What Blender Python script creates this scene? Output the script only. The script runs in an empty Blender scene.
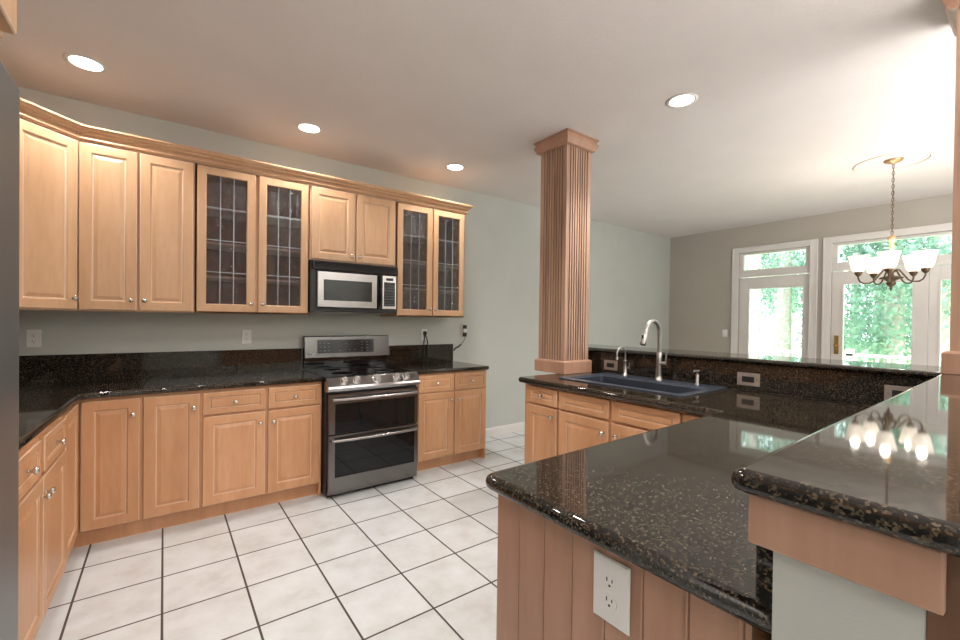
import bpy, bmesh, math, random
from mathutils import Vector, Matrix
from mathutils.geometry import tessellate_polygon
random.seed(7)
S = bpy.context.scene
COL = S.collection
R = math.radians

# ------------------------------------------------------------------ camera
def make_camera():
    f, yaw, hy, roll, pitch = 427.155, R(36.4881), 324.774, R(-0.7011), R(-0.5093)
    cd = bpy.data.cameras.new('camera')
    cd.sensor_width = 36.0
    cd.lens = 36.0 * f / 960.0
    cd.shift_y = (hy - 320.0) / 960.0
    cd.clip_start = 0.05
    cam = bpy.data.objects.new('camera', cd)
    COL.objects.link(cam)
    right = Vector((math.cos(yaw), -math.sin(yaw), 0))
    fh = Vector((math.sin(yaw), math.cos(yaw), 0))
    up = Vector((0, 0, 1))
    F = fh * math.cos(pitch) + up * math.sin(pitch)
    U = -fh * math.sin(pitch) + up * math.cos(pitch)
    r2 = right * math.cos(roll) - U * math.sin(roll)
    u2 = right * math.sin(roll) + U * math.cos(roll)
    m = Matrix.Identity(4)
    for i in range(3):
        m[i][0] = r2[i]; m[i][1] = u2[i]; m[i][2] = -F[i]
    m[0][3], m[1][3], m[2][3] = 1.0239, -3.9631, 1.3567
    cam.matrix_world = m
    S.camera = cam
make_camera()

# ------------------------------------------------------------------ world, sun, big lights, exposure
S.view_settings.view_transform = 'Standard'
S.view_settings.look = 'None'
S.view_settings.gamma = 1.0
S.view_settings.use_curve_mapping = False
S.view_settings.exposure = 0.0

w = bpy.data.worlds.new('sky'); S.world = w
w.use_nodes = True
bg = w.node_tree.nodes['Background']
bg.inputs[0].default_value = (0.86, 0.95, 1.0, 1)
bg.inputs[1].default_value = 6.5

def light(name, kind, loc, energy, color=(1, 1, 1), rot=(0, 0, 0), size=None, size_y=None, radius=None, spot=None, blend=0.6):
    ld = bpy.data.lights.new(name, kind)
    ld.energy = energy; ld.color = color
    if kind == 'AREA':
        ld.shape = 'RECTANGLE' if size_y else 'DISK'
        ld.size = size
        if size_y: ld.size_y = size_y
    if radius is not None and kind in ('POINT', 'SPOT'): ld.shadow_soft_size = radius
    if kind == 'SPOT': ld.spot_size = spot; ld.spot_blend = blend
    o = bpy.data.objects.new(name, ld); COL.objects.link(o)
    o.location = loc; o.rotation_euler = rot
    return o

sun = light('sun', 'SUN', (20, -10, 20), 14.0, (1, 0.97, 0.9), (R(38), R(-24), 0))
sun.data.angle = R(3)
# added out-of-frame fill lamps, aimed up to brighten kitchen and dining area
BOUNCE = light('bounce_fill', 'AREA', (2.0, -5.9, 1.7), 125, (1.0, 0.98, 0.96), (R(180), 0, 0), 3.2, 1.6)
BOUNCE2 = light('dining_bounce_fill', 'AREA', (4.9, -5.4, 1.5), 175, (1.0, 0.99, 0.97), (R(180), 0, 0), 2.4, 1.6)

# ------------------------------------------------------------------ materials
MATS = {}
def new_mat(name):
    m = bpy.data.materials.new(name); m.use_nodes = True
    nt = m.node_tree
    return m, nt, nt.nodes['Principled BSDF'], nt.nodes, nt.links
def principled(name, col, rough=0.5, metal=0.0, spec=0.5, coat=0.0, emit=None, estr=0.0):
    m, nt, b, N, L = new_mat(name)
    b.inputs['Base Color'].default_value = (*col, 1)
    b.inputs['Roughness'].default_value = rough
    b.inputs['Metallic'].default_value = metal
    b.inputs['Specular IOR Level'].default_value = spec
    b.inputs['Coat Weight'].default_value = coat
    b.inputs['Coat Roughness'].default_value = 0.05
    if emit:
        b.inputs['Emission Color'].default_value = (*emit, 1)
        b.inputs['Emission Strength'].default_value = estr
    MATS[name] = m
    return m
def ramp(N, stops):
    r = N.new('ShaderNodeValToRGB')
    e = r.color_ramp.elements
    while len(e) < len(stops): e.new(0.5)
    for i, (p, c) in enumerate(stops):
        e[i].position = p; e[i].color = (*c, 1)
    return r
def coords(N, L, scale, kind='Object'):
    tc = N.new('ShaderNodeTexCoord'); mp = N.new('ShaderNodeMapping')
    mp.inputs['Scale'].default_value = scale
    L.new(tc.outputs[kind], mp.inputs['Vector'])
    return mp
def mottled(name, c1, c2, scale, rough, bump=0.0, bscale=None, spec=0.5, detail=3.0, metal=0.0):
    m, nt, b, N, L = new_mat(name)
    mp = coords(N, L, (1, 1, 1))
    n = N.new('ShaderNodeTexNoise'); n.inputs['Scale'].default_value = scale; n.inputs['Detail'].default_value = detail
    L.new(mp.outputs[0], n.inputs['Vector'])
    r = ramp(N, [(0.3, c1), (0.7, c2)]); L.new(n.outputs[0], r.inputs[0]); L.new(r.outputs[0], b.inputs['Base Color'])
    b.inputs['Roughness'].default_value = rough; b.inputs['Specular IOR Level'].default_value = spec
    b.inputs['Metallic'].default_value = metal
    if bump:
        n2 = N.new('ShaderNodeTexNoise'); n2.inputs['Scale'].default_value = bscale or scale * 4; n2.inputs['Detail'].default_value = 4
        L.new(mp.outputs[0], n2.inputs['Vector'])
        bp = N.new('ShaderNodeBump'); bp.inputs['Strength'].default_value = bump; bp.inputs['Distance'].default_value = 0.01
        L.new(n2.outputs[0], bp.inputs['Height']); L.new(bp.outputs[0], b.inputs['Normal'])
    MATS[name] = m
    return m
def wood(name, dark, mid, lite, rough=0.38, scale=(5, 5, 0.9), streak=0.0, streakcol=(0.2, 0.1, 0.08), coat=0.15):
    m, nt, b, N, L = new_mat(name)
    mp = coords(N, L, scale)
    oi = N.new('ShaderNodeObjectInfo')
    add = N.new('ShaderNodeVectorMath'); add.operation = 'ADD'
    mul = N.new('ShaderNodeVectorMath'); mul.operation = 'SCALE'; mul.inputs[0].default_value = (13, 7, 5)
    L.new(oi.outputs['Random'], mul.inputs['Scale']); L.new(mp.outputs[0], add.inputs[0]); L.new(mul.outputs[0], add.inputs[1])
    n = N.new('ShaderNodeTexNoise'); n.inputs['Scale'].default_value = 1.1; n.inputs['Detail'].default_value = 6; n.inputs['Roughness'].default_value = 0.6
    L.new(add.outputs[0], n.inputs['Vector'])
    r = ramp(N, [(0.28, dark), (0.5, mid), (0.74, lite)]); L.new(n.outputs[0], r.inputs[0])
    n2 = N.new('ShaderNodeTexNoise'); n2.inputs['Scale'].default_value = 9; n2.inputs['Detail'].default_value = 3
    L.new(add.outputs[0], n2.inputs['Vector'])
    r2 = ramp(N, [(0.35, (0.95, 0.94, 0.93)), (0.6, (1, 1, 1))]); L.new(n2.outputs[0], r2.inputs[0])
    mx = N.new('ShaderNodeMixRGB'); mx.blend_type = 'MULTIPLY'; mx.inputs[0].default_value = 1.0
    L.new(r.outputs[0], mx.inputs[1]); L.new(r2.outputs[0], mx.inputs[2])
    out = mx
    if streak:
        mp2 = coords(N, L, (22, 22, 1.2))
        n3 = N.new('ShaderNodeTexNoise'); n3.inputs['Scale'].default_value = 1.0; n3.inputs['Detail'].default_value = 2
        L.new(mp2.outputs[0], n3.inputs['Vector'])
        r3 = ramp(N, [(0.5, (0, 0, 0)), (0.68, (1, 1, 1))]); L.new(n3.outputs[0], r3.inputs[0])
        sc = N.new('ShaderNodeMath'); sc.operation = 'MULTIPLY'; sc.inputs[1].default_value = streak
        L.new(r3.outputs[0], sc.inputs[0])
        m2 = N.new('ShaderNodeMixRGB'); m2.inputs[2].default_value = (*streakcol, 1)
        L.new(sc.outputs[0], m2.inputs[0]); L.new(mx.outputs[0], m2.inputs[1]); out = m2
    hv = N.new('ShaderNodeHueSaturation')
    mr = N.new('ShaderNodeMapRange'); mr.inputs['To Min'].default_value = 0.93; mr.inputs['To Max'].default_value = 1.06
    L.new(oi.outputs['Random'], mr.inputs['Value']); L.new(mr.outputs[0], hv.inputs['Value'])
    L.new(out.outputs[0], hv.inputs['Color'])
    L.new(hv.outputs[0], b.inputs['Base Color'])
    b.inputs['Roughness'].default_value = rough
    b.inputs['Coat Weight'].default_value = coat; b.inputs['Coat Roughness'].default_value = 0.2
    MATS[name] = m
    return m
def granite(name):
    m, nt, b, N, L = new_mat(name)
    mp = coords(N, L, (1, 1, 1))
    v = N.new('ShaderNodeTexVoronoi'); v.inputs['Scale'].default_value = 270; v.inputs['Randomness'].default_value = 1
    L.new(mp.outputs[0], v.inputs['Vector'])
    n = N.new('ShaderNodeTexNoise'); n.inputs['Scale'].default_value = 165; n.inputs['Detail'].default_value = 3; n.inputs['Roughness'].default_value = 0.65
    L.new(mp.outputs[0], n.inputs['Vector'])
    r = ramp(N, [(0.0, (0.004, 0.0036, 0.0033)), (0.48, (0.007, 0.0058, 0.0048)), (0.56, (0.012, 0.009, 0.007)), (0.68, (0.032, 0.024, 0.017)), (0.80, (0.075, 0.057, 0.04))])
    L.new(n.outputs[0], r.inputs[0])
    sep = N.new('ShaderNodeSeparateColor'); L.new(v.outputs['Color'], sep.inputs[0])
    n4 = N.new('ShaderNodeTexNoise'); n4.inputs['Scale'].default_value = 90; n4.inputs['Detail'].default_value = 2; L.new(mp.outputs[0], n4.inputs['Vector'])
    ml = N.new('ShaderNodeMath'); ml.operation = 'MULTIPLY_ADD'; ml.inputs[1].default_value = 0.8; L.new(n4.outputs[0], ml.inputs[0]); L.new(sep.outputs[0], ml.inputs[2])
    r2 = ramp(N, [(0.0, (0, 0, 0)), (0.5, (1, 1, 1))]); 
    sb = N.new('ShaderNodeMath'); sb.operation = 'SUBTRACT'; sb.inputs[1].default_value = 1.03; L.new(ml.outputs[0], sb.inputs[0]); sb2 = N.new('ShaderNodeMath'); sb2.operation = 'MULTIPLY'; sb2.inputs[1].default_value = 8; sb2.use_clamp = True; L.new(sb.outputs[0], sb2.inputs[0])
    v2 = ramp(N, [(0.0, (0.014, 0.010, 0.007)), (1.0, (0.125, 0.092, 0.06))]); L.new(sep.outputs[1], v2.inputs[0])
    mx = N.new('ShaderNodeMixRGB'); L.new(sb2.outputs[0], mx.inputs[0]); L.new(r.outputs[0], mx.inputs[1]); L.new(v2.outputs[0], mx.inputs[2])
    L.new(mx.outputs[0], b.inputs['Base Color'])
    b.inputs['Roughness'].default_value = 0.045
    b.inputs['Specular IOR Level'].default_value = 0.55
    MATS[name] = m
    return m
def tile_mat():
    m, nt, b, N, L = new_mat('tile')
    tc = N.new('ShaderNodeTexCoord'); sx = N.new('ShaderNodeSeparateXYZ'); L.new(tc.outputs['Object'], sx.inputs[0])
    T, gx, gy, half = 0.3431, 0.6793, -0.8621, 0.0042
    masks = []; cells = []
    for k, g in ((0, gx), (1, gy)):
        a = N.new('ShaderNodeMath'); a.operation = 'SUBTRACT'; a.inputs[1].default_value = g - 50 * T; L.new(sx.outputs[k], a.inputs[0])
        d = N.new('ShaderNodeMath'); d.operation = 'DIVIDE'; d.inputs[1].default_value = T; L.new(a.outputs[0], d.inputs[0])
        fl = N.new('ShaderNodeMath'); fl.operation = 'FLOOR'; L.new(d.outputs[0], fl.inputs[0]); cells.append(fl)
        fr = N.new('ShaderNodeMath'); fr.operation = 'FRACT'; L.new(d.outputs[0], fr.inputs[0])
        pp = N.new('ShaderNodeMath'); pp.operation = 'PINGPONG'; pp.inputs[1].default_value = 0.5; L.new(fr.outputs[0], pp.inputs[0])
        masks.append(pp)
    mn = N.new('ShaderNodeMath'); mn.operation = 'MINIMUM'; L.new(masks[0].outputs[0], mn.inputs[0]); L.new(masks[1].outputs[0], mn.inputs[1])
    mr = N.new('ShaderNodeMapRange'); mr.inputs['From Min'].default_value = half / T; mr.inputs['From Max'].default_value = (half + 0.0012) / T
    L.new(mn.outputs[0], mr.inputs['Value'])
    cb = N.new('ShaderNodeCombineXYZ'); L.new(cells[0].outputs[0], cb.inputs[0]); L.new(cells[1].outputs[0], cb.inputs[1])
    wn = N.new('ShaderNodeTexWhiteNoise'); L.new(cb.outputs[0], wn.inputs['Vector'])
    sc = N.new('ShaderNodeVectorMath'); sc.operation = 'SCALE'; sc.inputs['Scale'].default_value = 9; L.new(wn.outputs['Color'], sc.inputs[0])
    ad = N.new('ShaderNodeVectorMath'); ad.operation = 'ADD'; L.new(tc.outputs['Object'], ad.inputs[0]); L.new(sc.outputs[0], ad.inputs[1])
    n = N.new('ShaderNodeTexNoise'); n.inputs['Scale'].default_value = 5; n.inputs['Detail'].default_value = 5; n.inputs['Roughness'].default_value = 0.65
    L.new(ad.outputs[0], n.inputs['Vector'])
    r = ramp(N, [(0.3, (0.56, 0.56, 0.55)), (0.5, (0.655, 0.675, 0.685)), (0.7, (0.72, 0.75, 0.77))]); L.new(n.outputs[0], r.inputs[0])
    mx = N.new('ShaderNodeMixRGB'); mx.inputs[1].default_value = (0.075, 0.06, 0.052, 1)
    L.new(mr.outputs[0], mx.inputs[0]); L.new(r.outputs[0], mx.inputs[2]); L.new(mx.outputs[0], b.inputs['Base Color'])
    rr = N.new('ShaderNodeMapRange'); rr.inputs['To Min'].default_value = 0.85; rr.inputs['To Max'].default_value = 0.3
    L.new(mr.outputs[0], rr.inputs['Value']); L.new(rr.outputs[0], b.inputs['Roughness'])
    bp = N.new('ShaderNodeBump'); bp.inputs['Strength'].default_value = 0.5; bp.inputs['Distance'].default_value = 0.003
    L.new(mr.outputs[0], bp.inputs['Height']); L.new(bp.outputs[0], b.inputs['Normal'])
    MATS['tile'] = m
def glass_mat(name, tint, gloss, rough, bump=0.0, bscale=200, thin=0.03):
    m, nt, b, N, L = new_mat(name)
    N.remove(b)
    tr = N.new('ShaderNodeBsdfTransparent'); tr.inputs[0].default_value = (*tint, 1)
    gl = N.new('ShaderNodeBsdfGlossy'); gl.inputs['Roughness'].default_value = rough
    fr = N.new('ShaderNodeFresnel'); fr.inputs['IOR'].default_value = 1.45
    mu = N.new('ShaderNodeMath'); mu.operation = 'MULTIPLY_ADD'; mu.inputs[1].default_value = gloss; mu.inputs[2].default_value = thin
    mu.use_clamp = True
    L.new(fr.outputs[0], mu.inputs[0])
    mix = N.new('ShaderNodeMixShader')
    L.new(mu.outputs[0], mix.inputs[0]); L.new(tr.outputs[0], mix.inputs[1]); L.new(gl.outputs[0], mix.inputs[2])
    L.new(mix.outputs[0], N['Material Output'].inputs['Surface'])
    if bump:
        mp = coords(N, L, (1, 1, 1))
        n = N.new('ShaderNodeTexVoronoi'); n.inputs['Scale'].default_value = bscale; n.feature = 'SMOOTH_F1'
        L.new(mp.outputs[0], n.inputs['Vector'])
        bp = N.new('ShaderNodeBump'); bp.inputs['Strength'].default_value = bump; bp.inputs['Distance'].default_value = 0.004
        L.new(n.outputs['Distance'], bp.inputs['Height']); L.new(bp.outputs[0], gl.inputs['Normal']); L.new(bp.outputs[0], fr.inputs['Normal'])
    MATS[name] = m

wood('maple', (0.53, 0.265, 0.13), (0.61, 0.325, 0.168), (0.68, 0.39, 0.22))
wood('maple_light', (0.60, 0.345, 0.19), (0.66, 0.395, 0.225), (0.71, 0.45, 0.275))
wood('maple_glaze', (0.66, 0.43, 0.28), (0.70, 0.48, 0.33), (0.75, 0.54, 0.39))
wood('maple_light_glaze', (0.72, 0.52, 0.38), (0.78, 0.58, 0.43), (0.82, 0.64, 0.50))
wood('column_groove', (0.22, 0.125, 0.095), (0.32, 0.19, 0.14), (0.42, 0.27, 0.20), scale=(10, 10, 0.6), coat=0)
wood('pink_wood', (0.41, 0.225, 0.15), (0.47, 0.27, 0.185), (0.53, 0.32, 0.225), scale=(7, 7, 0.8), coat=0.1)
wood('column_wood', (0.42, 0.25, 0.17), (0.55, 0.345, 0.24), (0.66, 0.46, 0.33), scale=(10, 10, 0.6), streak=0.6, streakcol=(0.17, 0.105, 0.095), rough=0.45, coat=0.05)
wood('dark_wood', (0.11, 0.05, 0.03), (0.17, 0.08, 0.045), (0.22, 0.11, 0.06))
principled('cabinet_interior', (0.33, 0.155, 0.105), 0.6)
principled('shelf_wood', (0.66, 0.52, 0.44), 0.45)
granite('granite')
tile_mat()
mottled('wall_paint', (0.53, 0.542, 0.512), (0.555, 0.567, 0.535), 3, 0.75, 0.08, 300, 0.3)
mottled('wall_paint_shaded', (0.46, 0.425, 0.37), (0.48, 0.445, 0.39), 3, 0.75, 0.08, 300, 0.3)  # same sage wall paint, with its dimmer, browner light put into the colour
mottled('ceiling_paint', (0.75, 0.69, 0.66), (0.78, 0.72, 0.69), 2.5, 0.85, 0.25, 90, 0.2)
mottled('medallion_paint', (0.72, 0.66, 0.58), (0.76, 0.70, 0.62), 20, 0.6)
mottled('white_trim', (0.74, 0.71, 0.68), (0.78, 0.75, 0.72), 4, 0.35)
mottled('steel', (0.17, 0.165, 0.165), (0.21, 0.205, 0.20), 4, 0.25, 0, None, 0.5, metal=1.0)
mottled('bright_steel', (0.60, 0.59, 0.58), (0.70, 0.69, 0.68), 4, 0.25, metal=1.0)
mottled('steel_mid', (0.36, 0.34, 0.335), (0.43, 0.41, 0.40), 3, 0.22, metal=1.0)
mottled('polished_steel', (0.37, 0.37, 0.38), (0.42, 0.42, 0.43), 3, 0.12, metal=1.0)
mottled('fridge_steel', (0.20, 0.215, 0.22), (0.25, 0.26, 0.27), 1.5, 0.42, metal=0.85)
mottled('nickel', (0.60, 0.58, 0.55), (0.68, 0.66, 0.63), 30, 0.25, metal=1.0)
mottled('brushed_nickel', (0.45, 0.44, 0.43), (0.52, 0.51, 0.50), 30, 0.3, metal=1.0)
mottled('bronze', (0.10, 0.065, 0.04), (0.18, 0.12, 0.075), 40, 0.4, metal=0.8)
mottled('antique_gold', (0.42, 0.26, 0.13), (0.60, 0.40, 0.22), 40, 0.4, metal=0.7)
mottled('brass', (0.60, 0.42, 0.16), (0.72, 0.52, 0.22), 60, 0.25, metal=1.0)
mottled('taupe_plate', (0.33, 0.27, 0.23), (0.38, 0.31, 0.27), 30, 0.35)
mottled('white_plastic', (0.76, 0.76, 0.74), (0.80, 0.80, 0.78), 10, 0.35)
mottled('sink_composite', (0.028, 0.036, 0.052), (0.045, 0.055, 0.075), 120, 0.32)
principled('black_plastic', (0.008, 0.008, 0.009), 0.35)
principled('black_gloss', (0.006, 0.006, 0.007), 0.05, coat=0.3)
principled('oven_glass', (0.008, 0.009, 0.010), 0.04, spec=0.35)
principled('display_glass', (0.010, 0.010, 0.012), 0.12)
principled('key_print', (0.16, 0.16, 0.165), 0.5)
principled('ring_print', (0.10, 0.10, 0.10), 0.4)
principled('logo_print', (0.75, 0.75, 0.76), 0.4)
principled('microwave_glass', (0.022, 0.023, 0.022), 0.15)
principled('came', (0.50, 0.50, 0.53), 0.3, 0.8)
principled('toe_shadow', (0.34, 0.18, 0.09), 0.5)
principled('slot_black', (0.01, 0.01, 0.01), 0.5)
principled('can_lamp', (1, 1, 1), 0.5, emit=(1.0, 0.96, 0.9), estr=14)
principled('shade_glass', (0.9, 0.85, 0.78), 0.4, emit=(1.0, 0.86, 0.68), estr=1.1)
glass_mat('window_glass', (0.97, 1.0, 0.98), 0.8, 0.0, thin=0.01)
glass_mat('seedy_glass', (0.84, 0.78, 0.77), 1.5, 0.03, 1.0, 230, thin=0.01)
mottled('bark', (0.30, 0.27, 0.24), (0.48, 0.45, 0.42), 14, 0.9, 0.4, 30)
mottled('grass', (0.16, 0.30, 0.08), (0.26, 0.42, 0.14), 3, 0.9)
mottled('deck_wood', (0.55, 0.52, 0.48), (0.66, 0.63, 0.6), 6, 0.7)
def leaf_mat():
    m, nt, b, N, L = new_mat('leaves')
    mp = coords(N, L, (1, 1, 1)); n = N.new('ShaderNodeTexNoise'); n.inputs['Scale'].default_value = 1.6; n.inputs['Detail'].default_value = 4
    L.new(mp.outputs[0], n.inputs['Vector'])
    r = ramp(N, [(0.3, (0.13, 0.23, 0.19)), (0.55, (0.27, 0.40, 0.33)), (0.75, (0.46, 0.58, 0.44))]); L.new(n.outputs[0], r.inputs[0])
    L.new(r.outputs[0], b.inputs['Base Color']); b.inputs['Roughness'].default_value = 0.55
    tl = N.new('ShaderNodeBsdfTranslucent'); L.new(r.outputs[0], tl.inputs[0])
    mx = N.new('ShaderNodeMixShader'); mx.inputs[0].default_value = 0.45
    L.new(b.outputs[0], mx.inputs[1]); L.new(tl.outputs[0], mx.inputs[2]); L.new(mx.outputs[0], N['Material Output'].inputs['Surface'])
    MATS['leaves'] = m
leaf_mat()

# ------------------------------------------------------------------ mesh builder
class MB:
    def __init__(self):
        self.v = []; self.f = []; self.mi = []; self.smooth = []; self.mats = []; self.cur = 0; self.M = Matrix.Identity(4)
    def mat(self, name):
        if name not in self.mats: self.mats.append(name)
        self.cur = self.mats.index(name); return self
    def add(self, vs, fs, smooth=False):
        if not self.mats: self.mats.append(None)
        o = len(self.v)
        self.v += [self.M @ Vector(p) for p in vs]
        for f in fs:
            self.f.append([i + o for i in f]); self.mi.append(self.cur); self.smooth.append(smooth)
        return self
    def box(self, x0, x1, y0, y1, z0, z1):
        x0, x1 = min(x0, x1), max(x0, x1); y0, y1 = min(y0, y1), max(y0, y1); z0, z1 = min(z0, z1), max(z0, z1)
        return self.add([(x0, y0, z0), (x1, y0, z0), (x1, y1, z0), (x0, y1, z0), (x0, y0, z1), (x1, y0, z1), (x1, y1, z1), (x0, y1, z1)],
                 [(0, 3, 2, 1), (4, 5, 6, 7), (0, 1, 5, 4), (1, 2, 6, 5), (2, 3, 7, 6), (3, 0, 4, 7)])
    def loft(self, rings, cap=True, smooth=False, closed=True):
        n = len(rings[0]); vs = [p for r in rings for p in r]; fs = []
        for k in range(len(rings) - 1):
            for i in range(n if closed else n - 1):
                j = (i + 1) % n
                fs.append((k * n + i, k * n + j, (k + 1) * n + j, (k + 1) * n + i))
        if cap and not smooth:
            fs.append(tuple(reversed(range(n)))); fs.append(tuple(range(len(vs) - n, len(vs))))
        self.add(vs, fs, smooth)
        if cap and smooth:
            self.add(rings[0], [tuple(reversed(range(n)))]); self.add(rings[-1], [tuple(range(n))])
        return self
    def lathe(self, prof, c=(0, 0, 0), axis='z', n=20, smooth=True):
        rings = []
        for r, h in prof:
            ring = []
            for i in range(n):
                a = 2 * math.pi * i / n; x, y = r * math.cos(a), r * math.sin(a)
                if axis == 'z': p = (x, y, h)
                elif axis == 'y': p = (x, h, -y)       # h along +y
                else: p = (h, x, y)
                ring.append((c[0] + p[0], c[1] + p[1], c[2] + p[2]))
            rings.append(ring)
        return self.loft(rings, True, smooth)
    def tube(self, pts, r, n=10, cap=True, smooth=True):
        pts = [Vector(p) for p in pts]; rings = []; ref = None
        for i, p in enumerate(pts):
            t = (pts[min(i + 1, len(pts) - 1)] - pts[max(i - 1, 0)]).normalized()
            if ref is None: ref = Vector((0, 0, 1)) if abs(t.z) < 0.9 else Vector((1, 0, 0))
            a = (ref - t * ref.dot(t)).normalized(); b = t.cross(a); ref = a
            rr = r[i] if isinstance(r, (list, tuple)) else r
            rings.append([p + (a * math.cos(2 * math.pi * k / n) + b * math.sin(2 * math.pi * k / n)) * rr for k in range(n)])
        return self.loft(rings, cap, smooth)
    def build(self, name, parent=None, world=False, mat=None, bevel=0.0, seg=2, label=None):
        me = bpy.data.meshes.new(name)
        off = Vector(parent.location) if (world and parent) else Vector((0, 0, 0))
        me.from_pydata([tuple(p - off) for p in self.v], [], self.f)
        if mat: me.materials.append(MATS[mat])
        else:
            for m in self.mats: me.materials.append(MATS[m])
            me.polygons.foreach_set('material_index', self.mi)
        me.polygons.foreach_set('use_smooth', self.smooth)
        bm = bmesh.new(); bm.from_mesh(me); bmesh.ops.recalc_face_normals(bm, faces=bm.faces); bm.to_mesh(me); bm.free()
        o = bpy.data.objects.new(name, me); COL.objects.link(o)
        if parent: o.parent = parent
        if bevel:
            b = o.modifiers.new('edge', 'BEVEL'); b.width = bevel; b.segments = seg; b.limit_method = 'ANGLE'; b.angle_limit = R(40)
            b.harden_normals = False
        if label: o['label'] = label
        return o

def tag(o, label, cat, group=None, kind=None):
    o['label'] = label; o['category'] = cat
    if group: o['group'] = group
    if kind: o['kind'] = kind
    return o
def thing(name, label, cat, loc=(0, 0, 0), rz=0.0, group=None):
    o = bpy.data.objects.new(name, None); COL.objects.link(o)
    o.empty_display_size = 0.1
    o.location = loc; o.rotation_euler = (0, 0, rz)
    return tag(o, label, cat, group)
def copy_tree(o, parent=None):
    c = o.copy(); COL.objects.link(c)
    if parent: c.parent = parent
    for ch in list(o.children): copy_tree(ch, c)
    return c
def struct(name, mb, mat, parent=None, bevel=0, label=None):
    o = mb.build(name, parent, mat=mat, bevel=bevel)
    if not parent: o['kind'] = 'structure'; o['category'] = name.split('_')[0]; o['label'] = label
    return o

def offset_poly(pts, d):
    """move a CCW polygon inward by d with mitres"""
    n = len(pts); out = []
    for i in range(n):
        p0, p1, p2 = Vector(pts[i - 1]), Vector(pts[i]), Vector(pts[(i + 1) % n])
        e1 = (p1 - p0).normalized(); e2 = (p2 - p1).normalized()
        n1 = Vector((-e1.y, e1.x)); n2 = Vector((-e2.y, e2.x))
        k = 1 + n1.dot(n2)
        m = (n1 + n2) / k if k > 1e-4 else n1
        out.append(tuple(p1 + m * d))
    return out
def round_poly(pts, rad, n=5):
    """round convex/concave corners; pts entries (x,y[,r])"""
    out = []; N_ = len(pts)
    for i in range(N_):
        p0, p1, p2 = Vector(pts[i - 1][:2]), Vector(pts[i][:2]), Vector(pts[(i + 1) % N_][:2])
        r = pts[i][2] if len(pts[i]) > 2 else rad
        if r <= 0: out.append(tuple(p1)); continue
        a = (p0 - p1).normalized(); b = (p2 - p1).normalized()
        for k in range(n + 1):
            t = k / n
            q = (p1 + a * r) * (1 - t) ** 2 + p1 * 2 * t * (1 - t) + (p1 + b * r) * t ** 2
            out.append(tuple(q))
    return out
def slab(mb, pts, z0, z1, r, holes=()):
    prof = []
    K = 4
    for k in range(K + 1):
        a = math.pi / 2 * k / K; prof.append((r * (1 - math.sin(a)), z0 + r * (1 - math.cos(a))))
    for k in range(K + 1):
        a = math.pi / 2 * k / K; prof.append((r * (1 - math.cos(a)), z1 - r * (1 - math.sin(a))))
    rings = [[(x, y, z) for x, y in offset_poly(pts, d)] for d, z in prof]
    mb.loft(rings, cap=False, smooth=True)
    for h in holes: mb.loft([[(x, y, z0) for x, y in h], [(x, y, z1) for x, y in h]], cap=False)
    for ring, z in ((rings[0], z0), (rings[-1], z1)):
        loops = [[Vector(p) for p in ring]] + [[Vector((x, y, z)) for x, y in h] for h in holes]
        tris = tessellate_polygon(loops); flat = [p for l in loops for p in l]
        mb.add(flat, [tuple(t) for t in tris])
def sweep(mb, path, prof, closed=False, smooth=False):
    """path in XY, profile (outward to the right of travel, z)"""
    n = len(path); rings = []
    for i in range(n):
        p = Vector(path[i])
        e1 = (p - Vector(path[i - 1])).normalized() if i > 0 or closed else None
        e2 = (Vector(path[(i + 1) % n]) - p).normalized() if i < n - 1 or closed else None
        e1 = e1 or e2; e2 = e2 or e1
        n1 = Vector((e1.y, -e1.x)); n2 = Vector((e2.y, -e2.x)); m = (n1 + n2) / (1 + n1.dot(n2))
        rings.append([(p.x + m.x * o, p.y + m.y * o, z) for o, z in prof])
    if closed: rings.append(rings[0])
    mb.loft(rings, cap=not closed, smooth=smooth)

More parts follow.
